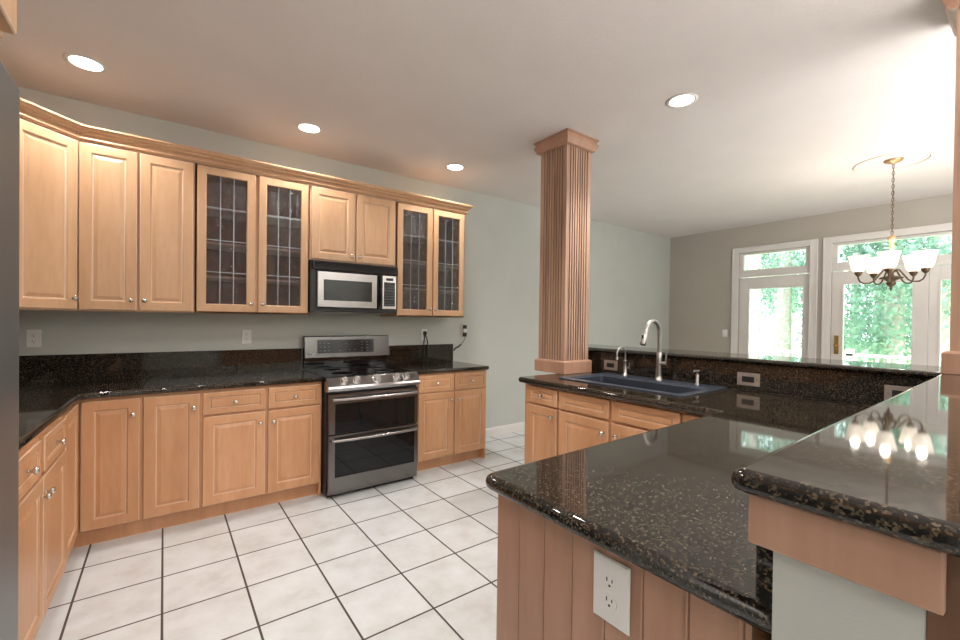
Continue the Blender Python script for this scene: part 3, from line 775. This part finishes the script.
# ------------------------------------------------------------------ island run
IZ, IB = .955, .915
def island():
    P = round_poly([(1.70, -3.062, .035), (1.705, -3.7325, 0), (3.883, -3.7325, 0), (3.883, -1.63, .0), (3.09, -1.63, .03), (3.09, -3.045, .02)], 0)
    hole = [(3.35, -2.70), (3.35, -1.90), (3.72, -1.90), (3.72, -2.70)]
    m = MB(); slab(m, P, IB, IZ, .018, holes=[hole])
    tag(m.build('granite_worktop', mat='granite'), 'brown-black speckled granite worktop of the peninsula with the sink set in it', 'worktop')
    # sink run cabinets facing -X : local x -> -Y
    XB, XF = 3.86, 3.15
    D = XB - XF; H = .914
    z0, z1, r0, r1 = .12, .768, .785, .900
    lab = ['narrow maple cabinet with one small drawer below the fluted column', 'maple sink cabinet with two false drawer fronts under the sink', 'maple cabinet in the inside corner partly behind the peninsula']
    base_cabinet(lab[0], (XB, -1.655, 0), R(-90), .345, D, H, [('drawer', .045, .330, r0, r1, .19, .845), ('door', .045, .330, z0, z1, .292, .715)], end='left', hollow=True)
    base_cabinet(lab[1], (XB, -2.0, 0), R(-90), .84, D, H, [('drawer', .006, .398, r0, r1, None, 0), ('drawer', .425, .830, r0, r1, None, 0),
                 ('door', .006, .398, z0, z1, .365, .70), ('door', .425, .830, z0, z1, .460, .70)], hollow=True)
    base_cabinet(lab[2], (XB, -2.84, 0), R(-90), .25, D, H, [('drawer', .008, .24, r0, r1, .12, .845), ('door', .008, .24, z0, z1, .2, .70)])
    # peninsula body
    t = thing('peninsula_cabinet', 'pinkish beadboard-ended peninsula cabinet carrying the wide worktop', 'cabinet', (1.74, -3.11, 0))
    m = MB().box(1.752, 3.145, -3.695, -3.0885, 0, H - .001); m.build('carcass', t, world=True, mat='maple', bevel=.002)
    # boards along Y, beaded joints
    edges = [-3.088, -3.163, -3.250, -3.335, -3.420, -3.505, -3.590, -3.675, -3.696]
    rings_y = []
    for a, b in zip(edges[:-1], edges[1:]):
        rings_y += [(a, 0), (a - .003, -.006), (a - .0075, -.0065), (a - .010, -.001), (a - .012, -.008)] if a != edges[0] else [(a, -.008)]
    rings_y.append((edges[-1], -.008))
    m = MB()
    prof = [(1.752, edges[0])] + [(1.746 + d_, y) for y, d_ in rings_y] + [(1.752, edges[-1])]
    m.loft([[(x, y, z) for x, y in prof] for z in (0, H - .001)])
    m.build('end_panel', t, world=True, mat='pink_wood', label='pinkish vertical beadboard')
    m = MB(); k = 3
    for (a, b, kx) in ((1.78, 2.18, 2.15), (2.20, 2.60, 2.23), (2.62, 3.02, 2.99)):
        M = Matrix.Translation((0, -3.0885, 0)) @ Matrix.Rotation(R(180), 4, 'Z')
        for nm, q0, q1 in (('drawer', r0, r1), ('door', z0, z1)):
            mm = MB()
            d = panel(t, nm, -b, -a, q0, q1, 0, 'maple', small=nm == 'drawer', M=Matrix.Translation((-1.74, 3.11, 0)) @ M)
    # half walls
    m = MB()
    Q = [(1.705, -3.733), (3.888, -3.733), (3.888, -1.40), (4.03, -1.40), (4.03, -3.879), (1.705, -3.879)]
    m.loft([[(x, y, z) for x, y in Q] for z in (0, 1.1175)])
    struct('wall_half', m, 'wall_paint', label='low grey-green wall carrying the raised granite ledge')
    m = MB().box(1.72, 4.05, -3.892, -3.8795, 0, 1.11)
    for i in range(9): m.box(1.72 + i * .28, 1.80 + i * .28, -3.935 if i == 0 else -3.902, -3.892, 0, 1.11)
    tag(m.build('wood_wainscot', mat='dark_wood'), 'dark brown wood wainscot on the dining side of the low wall', 'panelling')
    m = MB()
    m.box(1.690, 1.7045, -3.896, -3.706, 1.048, 1.1175)
    tag(m.build('fascia_board', mat='pink_wood', bevel=.003), 'pinkish wood board capping the wall end under the raised ledge', 'board')
    # granite upstands
    m = MB().box(1.7095, 3.885, -3.7325, -3.710, IZ + .0005, 1.1175)
    tag(m.build('granite_backsplash', mat='granite', bevel=.001), 'speckled granite upstand with its narrow end showing under the raised ledge', 'backsplash')
    m = MB().box(3.865, 3.8875, -3.7095, -1.640, IZ + .0005, 1.1175)
    tag(m.build('granite_backsplash', mat='granite', bevel=.001), 'speckled granite backsplash behind the sink holding the taupe outlets', 'backsplash')
    # raised ledge
    P = round_poly([(1.672, -3.684, .022), (1.672, -4.16, .03), (4.27, -4.16, .02), (4.27, -1.34, .02), (3.835, -1.34, 0), (3.835, -3.658, 0)], 0)
    m = MB(); slab(m, P, 1.118, 1.152, .0165)
    tag(m.build('granite_ledge', mat='granite'), 'polished raised granite bar ledge wrapping around the peninsula and sink', 'ledge')
island()

# ------------------------------------------------------------------ columns
def column(x0, y1, z0, ztop, label, size=.325):
    cx, cy = x0 + size / 2, y1 - size / 2
    t = thing('fluted_column', label, 'column', (cx, cy, z0), 0, 'square fluted wood columns')
    h = size / 2
    m = MB(); sq = lambda r, z: [(-r, -r, z), (r, -r, z), (r, r, z), (-r, r, z)]
    m.loft([sq(h, 0), sq(h, .088), sq(h - .004, .094), sq(h - .012, .098), sq(h - .020, .100)]); m.build('plinth', t, mat='pink_wood', bevel=.002)
    s = h - .022; fl = 8; pts = []
    # flutes around
    side = []
    margin = .030; pitch = (2 * s - 2 * margin) / fl
    side.append((-s, 0))
    for i in range(fl):
        a = -s + margin + i * pitch
        for u, d in ((.30, 0), (.38, .009), (.5, .014), (.62, .009), (.70, 0)): side.append((a + u * pitch, d))
    pl = []
    for k in range(4):
        c, sn = math.cos(k * math.pi / 2), math.sin(k * math.pi / 2)
        for x, d in side:
            px, py = x, -s + d
            pl.append((c * px - sn * py, sn * px + c * py))
    Ht = ztop - z0
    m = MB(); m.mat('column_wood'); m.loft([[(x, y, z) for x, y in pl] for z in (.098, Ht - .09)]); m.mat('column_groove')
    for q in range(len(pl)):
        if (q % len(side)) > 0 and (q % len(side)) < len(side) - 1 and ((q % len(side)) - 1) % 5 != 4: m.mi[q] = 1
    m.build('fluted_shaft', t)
    pr = [(s + .001, Ht - .092), (s + .020, Ht - .092), (s + .026, Ht - .086), (s + .030, Ht - .072), (s + .038, Ht - .060), (s + .042, Ht - .048), (s + .042, Ht - .040), (s + .034, Ht - .034), (s + .034, Ht - .012), (s + .046, Ht - .008), (s + .046, Ht - .0)]
    m = MB(); m.loft([sq(r, z) for r, z in pr]); m.build('capital', t, mat='pink_wood')
    return t
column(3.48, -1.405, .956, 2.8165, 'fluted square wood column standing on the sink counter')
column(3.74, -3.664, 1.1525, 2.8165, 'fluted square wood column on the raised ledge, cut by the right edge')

# ------------------------------------------------------------------ sink and taps
def sink():
    t = thing('sink', 'dark blue-grey composite drop-in sink', 'sink', (3.565, -2.30, IZ))
    ox, oy = 3.565, -2.30
    def rr(x0, x1, y0, y1, r): return round_poly([(x0 - ox, y0 - oy, r), (x1 - ox, y0 - oy, r), (x1 - ox, y1 - oy, r), (x0 - ox, y1 - oy, r)], r, 4)
    out = (3.285, 3.845, -2.755, -1.845); inn = (3.345, 3.70, -2.70, -1.90)
    m = MB()
    seq = [(out, .02, .0005), (out, .02, .006), ((out[0] + .004, out[1] - .004, out[2] + .004, out[3] - .004), .02, .009),
           ((inn[0] - .010, inn[1] + .010, inn[2] - .010, inn[3] + .010), .03, .009), ((inn[0] - .004, inn[1] + .004, inn[2] - .004, inn[3] + .004), .03, .006), ((3.356, 3.694, -2.69, -1.91), .03, -.005), ((3.37, 3.685, -2.67, -1.93), .03, -.175), ((3.39, 3.66, -2.65, -1.95), .03, -.19)]
    rings = [[(x, y, z) for x, y in rr(*b, r)] for b, r, z in seq]
    m.loft(rings, cap=False, smooth=False); m.add(rings[-1], [tuple(range(len(rings[-1])))])
    m.build('basin', t, mat='sink_composite')
    MB().lathe([(.001, -.188), (.04, -.188), (.045, -.186), (.045, -.1895)], (-.03, 0, 0), 'z', 20).build('drain', t, mat='bright_steel')
sink()
SB = IZ + .0095
def arc(p0, r, n, a0, a1):
    return [(p0[0] + r * math.cos(R(a0 + (a1 - a0) * i / n)), p0[1], p0[2] + r * math.sin(R(a0 + (a1 - a0) * i / n))) for i in range(n + 1)]
def faucets():
    x, y = 3.775, -2.33
    t = thing('kitchen_faucet', 'tall brushed nickel pull-down faucet at the back of the sink', 'faucet', (x, y, SB))
    m = MB().lathe([(.030, 0), (.030, .006), (.024, .010), (.022, .03), (.019, .12), (.019, .185), (.016, .19)]); m.build('faucet_body', t, mat='brushed_nickel')
    r = .082; zc = .325
    pts = [(0, 0, .18), (0, 0, .25)] + arc((-r, 0, zc), r, 14, 0, 165)
    m = MB().tube(pts, .0135, 12); m.build('spout', t, mat='brushed_nickel')
    e = Vector(pts[-1]); dr = (Vector(pts[-1]) - Vector(pts[-2])).normalized()
    m = MB().tube([e, e + dr * .02, e + dr * .03, e + dr * .10, e + dr * .105], [.014, .0145, .018, .021, .019], 14)
    s_ = m.build('spray_head', t, mat='brushed_nickel')
    q = e + dr * .06 + Vector((-.0175, 0, 0)); MB().box(q.x - .004, q.x + .003, -.007, .007, q.z - .022, q.z + .022).build('spray_button', s_, mat='black_plastic', bevel=.002)
    m = MB().tube([(0, -.015, .115), (0, -.050, .117)], .0135, 12); m.tube([(0, -.048, .11), (0, -.050, .135), (.0, -.052, .20)], [.0075, .006, .0055], 8); m.build('lever', t, mat='brushed_nickel')
    x, y = 3.80, -2.045
    t = thing('filter_faucet', 'small brushed nickel gooseneck tap left of the tall faucet', 'faucet', (x, y, SB))
    m = MB().lathe([(.022, 0), (.022, .005), (.015, .012), (.012, .07), (.011, .10), (.014, .103), (.014, .108), (.008, .112)]); m.build('faucet_body', t, mat='brushed_nickel')
    r = .052; pts = [(0, 0, .10), (0, 0, .13)] + arc((-r, 0, .158), r, 12, 0, 180) + [(-2 * r, 0, .135)]
    MB().tube(pts, .0065, 10).build('spout', t, mat='brushed_nickel')
    MB().lathe([(.0085, .118), (.0085, .14), (.006, .142)], (-2 * r, 0, 0), 'z', 12).build('aerator', t, mat='brushed_nickel')
    m = MB().tube([(0, -.008, .055), (0, -.034, .057)], .008, 10); m.tube([(0, -.032, .052), (0, -.034, .095)], [.0055, .004], 8); m.build('lever', t, mat='brushed_nickel')
    t = thing('soap_dispenser', 'small nickel soap dispenser pump right of the tall faucet', 'soap dispenser', (3.785, -2.59, SB))
    MB().lathe([(.018, 0), (.018, .004), (.011, .008), (.010, .065), (.007, .068)]).build('pump_base', t, mat='brushed_nickel')
    m = MB().lathe([(.006, .066), (.006, .082), (.014, .085), (.014, .093), (.001, .095)]); m.tube([(0, 0, .089), (-.04, 0, .091), (-.05, 0, .086)], [.006, .005, .004], 8); m.build('pump_head', t, mat='brushed_nickel')
faucets()

# ------------------------------------------------------------------ outlets (local: plate in xz plane facing -y)
def outlet(label, loc, rz, w_=.070, h=.115, style='duplex', plate='white_plastic', group=None, name='wall_outlet', cat='outlet', roll=False):
    t = thing(name, label, cat, loc, rz, group)
    a, b = (w_ / 2, h / 2)
    m = MB(); m.loft([[(-a, -.0006, -b), (a, -.0006, -b), (a, -.0006, b), (-a, -.0006, b)], [(-a, -.003, -b), (a, -.003, -b), (a, -.003, b), (-a, -.003, b)],
                      [(-a + .003, -.0055, -b + .003), (a - .003, -.0055, -b + .003), (a - .003, -.0055, b - .003), (-a + .003, -.0055, b - .003)]])
    m.build('cover_plate', t, mat=plate)
    if style == 'duplex':
        for s in (-1, 1):
            zc = s * .0195
            m = MB(); n = 24; ring = []
            for i in range(n):
                an = 2 * math.pi * i / n; ring.append((.0165 * math.cos(an), max(-.0135, min(.0135, .0165 * math.sin(an)))))
            m.loft([[(x, -.0050, zc + z) for x, z in ring], [(x, -.0072, zc + z) for x, z in ring], [(x * .93, -.0078, zc + z * .93) for x, z in ring]])
            r_ = m.build('receptacle', t, mat=plate)
            m = MB(); m.box(-.0075, -.0050, -.0081, -.0077, zc + .0005, zc + .0085); m.box(.0050, .0073, -.0081, -.0077, zc + .0015, zc + .0080)
            m.lathe([(.0026, -.0081), (.0026, -.0077)], (0, 0, zc - .0065), 'y', 10); m.build('slots', r_, mat='slot_black')
    elif style == 'decora':
        MB().box(-.017, .017, -.0068, -.005, -.0335, .0335).build('receptacle', t, mat='slot_black')
        m = MB()
        for z in (-.047, .047): m.lathe([(.003, -.0065), (.003, -.005)], (0, 0, z), 'y', 8)
        m.build('screws', t, mat='nickel')
    elif style == 'switch':
        MB().box(-.017, .017, -.0075, -.005, -.0335, .0335).build('rocker', t, mat=plate, bevel=.001)
    return t
outlet('large white duplex outlet on the pinkish beadboard peninsula end', (1.738, -3.4465, .826), R(-90), .084, .128)
outlet('white outlet on the wall left, close to the refrigerator', (.343, 0, 1.207), 0)
outlet('white outlet on the wall below the left glass-fronted cabinet', (1.57, 0, 1.203), 0)
o3 = outlet('white outlet with a black plug and cords, right above the short backsplash', (3.224, 0, 1.207), 0)
MB().box(-.014, .016, -.034, -.0085, -.004, .034).build('plug', o3, mat='black_plastic', bevel=.003, label='black plug')
m = MB()
for dx, zb in ((-.022, -.315), (.022, -.280)):
    m.tube([(dx * .2, -.022, -.004), (dx * .5, -.035, -.03), (dx, -.040, -.08), (dx, -.038, -.2), (dx, -.036, -.284)], .0065, 8)
m.build('power_cord', o3, mat='black_plastic', label='two thick black cords')
o4 = outlet('white outlet with two black adapters beyond the end of the backsplash', (3.727, 0, 1.247), 0, .072, .118)
MB().box(-.018, .016, -.045, -.0085, .020, .062).build('adapter', o4, mat='black_plastic', bevel=.004)
MB().box(-.018, .016, -.045, -.0085, -.066, -.022).build('adapter', o4, mat='black_plastic', bevel=.004)
MB().box(-.022, .020, -.040, -.0085, -.020, .018).build('adapter_housing', o4, mat='white_plastic', bevel=.004)
m = MB().tube([(0, -.03, -.066), (-.006, -.03, -.10), (-.04, -.02, -.15), (-.06, -.018, -.17)], .0025, 6)
m.tube([(-.045, -.02, -.155), (-.08, -.02, -.18), (-.115, -.02, -.192), (-.135, -.024, -.205), (-.142, -.026, -.22)], .0085, 8)
m.build('power_cord', o4, mat='black_plastic')
def horizontal(o):
    o.rotation_euler = (0, R(90), 0)
    return o
for (y, z, lab) in ((-1.868, 1.020, 'taupe horizontal outlet beside the fluted column behind the sink'), (-2.857, 1.024, 'taupe horizontal outlet right of the sink, mirrored in the worktop'), (-3.525, 1.03, 'taupe horizontal outlet half hidden behind the raised bar')):
    t = outlet(lab, (3.8648, y, z), 0, .078, .125, 'decora', 'taupe_plate', 'taupe outlets in the granite backsplash')
    # plate lies sideways: long side along Y, facing -X
    t.rotation_mode = 'XYZ'
    t.matrix_basis = Matrix.Translation((3.8648, y, z)) @ Matrix.Rotation(R(-90), 4, 'Z') @ Matrix.Rotation(R(90), 4, 'Y')
outlet('white light switch on the wall left of the patio doors', (7.99, -.91, 1.215), R(-90), .072, .116, 'switch', name='light_switch', cat='switch')

# ------------------------------------------------------------------ lamps
def can(x, y, label, power=26, rim=True):
    t = thing('recessed_light', label, 'light', (x, y, 2.817), 0, 'recessed ceiling lights')
    m = MB().lathe([(.088, -.0005), (.095, -.002), (.095, -.005), (.078, -.008), (.072, -.004), (.072, -.0008)], n=32); m.build('trim_ring', t, mat='white_trim')
    MB().lathe([(.074, -.0012), (.070, -.0055), (.001, -.0058)], n=32).build('lens', t, mat='can_lamp', label='glowing lens')
    l = light('lamp', 'SPOT', (x, y, 2.806), power, (1.0, .97, .92), radius=.06, spot=R(132), blend=.55)
    l.parent = t; l.location = (0, 0, -.02)
    return t
can(.655, -.61, 'recessed light in the ceiling above the angled corner cabinet', 46)
can(1.91, -.54, 'recessed light in the ceiling before the range, middle of the row', 46)
can(3.24, -.54, 'recessed light above the right end of the wall cabinets', 46)
can(3.74, -2.48, 'recessed light above the sink, right of the fluted column', 90)
can(1.91, -2.48, 'added out-of-frame recessed light over the middle of the kitchen floor', 90)  # unseen cans from here on, added to light the floor and cabinets
can(.655, -2.48, 'added out-of-frame recessed light in front of the refrigerator', 40)
can(1.91, -4.7, 'added out-of-frame recessed light behind the peninsula, near the camera', 60)

def chandelier():
    cx, cy = 6.172, -3.085
    t = thing('chandelier', 'five-light bronze chandelier with glowing white bell shades', 'chandelier', (cx, cy, 1.66))
    z = lambda a: a - 1.66
    MB().lathe([(.065, z(2.8165)), (.065, z(2.808)), (.05, z(2.795)), (.02, z(2.787)), (.008, z(2.775)), (.001, z(2.775))], n=24).build('canopy', t, mat='antique_gold')
    # chain
    m = MB(); zz = z(2.775); i = 0
    while zz > z(2.17):
        pts = []
        for k in range(9):
            a = 2 * math.pi * k / 8; u, v = .009 * math.cos(a), .019 * math.sin(a)
            pts.append((u, 0, zz - .017 + v) if i % 2 else (0, u, zz - .017 + v))
        m.tube(pts, .0024, 5); zz -= .029; i += 1
    m.tube([(0.002, 0.002, z(2.775)), (0.004, -.002, z(2.5)), (0, 0, z(2.15))], .0022, 5)
    m.build('chain', t, mat='bronze')
    MB().lathe([(.004, z(2.17)), (.010, z(2.155)), (.022, z(2.145)), (.030, z(2.13)), (.024, z(2.11)), (.014, z(2.08)), (.018, z(2.05)), (.013, z(2.02)), (.009, z(1.96)), (.012, z(1.90)), (.009, z(1.85)), (.014, z(1.80))], n=18).build('stem', t, mat='antique_gold')
    MB().lathe([(.012, z(1.83)), (.02, z(1.80)), (.078, z(1.785)), (.082, z(1.775)), (.05, z(1.765)), (.026, z(1.75)), (.034, z(1.735)), (.030, z(1.72)), (.014, z(1.705)), (.008, z(1.695)), (.012, z(1.685)), (.004, z(1.67)), (.001, z(1.665))], n=22).build('hub', t, mat='bronze')
    base = math.atan2(-3.963 - cy, 1.024 - cx)
    Rr = .222
    for k in range(5):
        a = base + R(-4) + k * 2 * math.pi / 5
        c, s = math.cos(a), math.sin(a)
        pr = [(.02, 1.83), (.035, 1.85), (.055, 1.845), (.085, 1.80), (.115, 1.755), (.145, 1.738), (.185, 1.738), (.21, 1.755), (.222, 1.785), (.222, 1.81)]
        arm = MB().tube([(r * c, r * s, z(h)) for r, h in pr], .0065, 8).build('arm', t, mat='bronze')
        MB().lathe([(.008, z(1.80)), (.020, z(1.812)), (.030, z(1.835)), (.028, z(1.845)), (.01, z(1.85))], (Rr * c, Rr * s, 0), n=16).build('cup', arm, mat='bronze')
        MB().lathe([(.028, z(1.842)), (.044, z(1.853)), (.054, z(1.885)), (.062, z(1.93)), (.073, z(1.975)), (.077, z(1.985)), (.073, z(1.985)), (.059, z(1.93)), (.050, z(1.885)), (.040, z(1.858)), (.016, z(1.85))], (Rr * c, Rr * s, 0), n=22).build('lamp_shade', arm, mat='shade_glass', label='glowing white bell shade')
        l = light('bulb', 'POINT', (0, 0, 0), 3.0, (1, .92, .82), radius=.03); l.parent = arm; l.location = (Rr * c, Rr * s, z(2.00))
chandelier()

# ------------------------------------------------------------------ outdoors
def outside():
    m = MB().box(8.0, 60, -40, 30, -.9, -.6); tag(m.build('lawn', mat='grass'), 'sunny green lawn beyond the deck', 'lawn', kind='stuff')
    m = MB().box(8.14, 10.6, -5.2, 1.5, -.12, -.04)
    tag(m.build('deck', mat='deck_wood'), 'pale wooden deck outside the patio doors', 'deck')
    t = thing('deck_railing', 'white wooden deck railing seen through the patio doors', 'railing', (10.5, -2, -.04))
    MB().box(-.05, .06, -3.2, 3.5, .875, .915).build('top_rail', t, mat='white_trim')
    MB().box(-.02, .03, -3.2, 3.5, .08, .13).build('bottom_rail', t, mat='white_trim')
    for y in (-3.15, -1.5, .15, 1.8, 3.45): MB().box(-.05, .05, y - .05, y + .05, 0, .99).build('post', t, mat='white_trim')
    b = MB().box(-.017, .017, -.017, .017, .13, .875)
    b0 = b.build('baluster', t, mat='white_trim'); y = -3.0; first = True
    while y < 3.4:
        if first: b0.location = (0, y, 0); first = False
        else:
            c = b0.copy(); COL.objects.link(c); c.parent = t; c.location = (0, y, 0)
        y += .14
    # crowns
    def crown_mesh(seed, rad, h, n, leaf):
        rnd = random.Random(seed); m = MB()
        blobs = [(rnd.uniform(-.7, .7) * rad, rnd.uniform(-.7, .7) * rad, rnd.uniform(0.05, 1) * h, rnd.uniform(.35, .6) * rad) for _ in range(16)]
        vs, fs = [], []
        for i in range(n):
            b = rnd.choice(blobs); d = Vector((rnd.gauss(0, 1), rnd.gauss(0, 1), rnd.gauss(0, .8))).normalized() * b[3] * rnd.uniform(.6, 1.05)
            p = Vector(b[:3]) + d; a = Vector((rnd.gauss(0, 1), rnd.gauss(0, 1), rnd.gauss(0, 1))).normalized() * leaf; c = a.cross(Vector((rnd.gauss(0, 1), rnd.gauss(0, 1), rnd.gauss(0, 1)))).normalized() * leaf * .7
            o = len(vs); vs += [p - a, p + c * .8, p + a, p - c * .8]; fs.append((o, o + 1, o + 2, o + 3))
        m.add(vs, fs); return m
    protos = []
    spots = [(14.0, .98, 0, .17), (14.6, .45, 1, .20), (15.5, -1.6, 2, .15), (13.6, -2.6, 3, .13), (16.5, -3.4, 0, .16), (14.8, -4.3, 1, .15), (18.5, -.8, 2, .18), (20, 2.4, 3, .2),
             (19.5, -5.0, 1, .2), (22, -2.5, 0, .2), (24, 1.0, 1, .2), (24, -6.5, 2, .2), (17.5, -6.2, 3, .16), (27, -1, 2, .2), (28, 4.5, 3, .2), (29, -8, 0, .2), (26, -4.2, 3, .2)]
    names = ['thin straight-trunked tree seen through the patio doors', 'leafy tree behind the deck railing', 'bushy low-branching tree behind the deck railing', 'pale green tree beyond the deck']
    prots = {}
    for i, (x, y, k, tr) in enumerate(spots):
        if k not in prots:
            t = thing('tree', names[k], 'tree', (x, y, -.6), 0, 'trees beyond the deck')
            hh = 10
            MB().tube([(0, 0, 0), (.05, .04, 2.5), (-.04, -.03, 5), (.06, .05, hh)], [.2, .17, .14, .05], 10).build('trunk', t, mat='bark')
            base = [4.3, 3.4, 1.0, 2.2][k]
            c = crown_mesh(10 + k, [1.9, 2.0, 1.7, 1.9][k], [5.5, 6, 4.5, 6][k], 5200, .07).build('foliage', t, mat='leaves'); c.location = (0, 0, base)
            prots[k] = t
        else:
            t = copy_tree(prots[k]); t.location = (x, y, -.6); t.rotation_euler = (0, 0, i * 1.3)
        s = random.uniform(.9, 1.15); t.scale = (s, s, s)
outside()
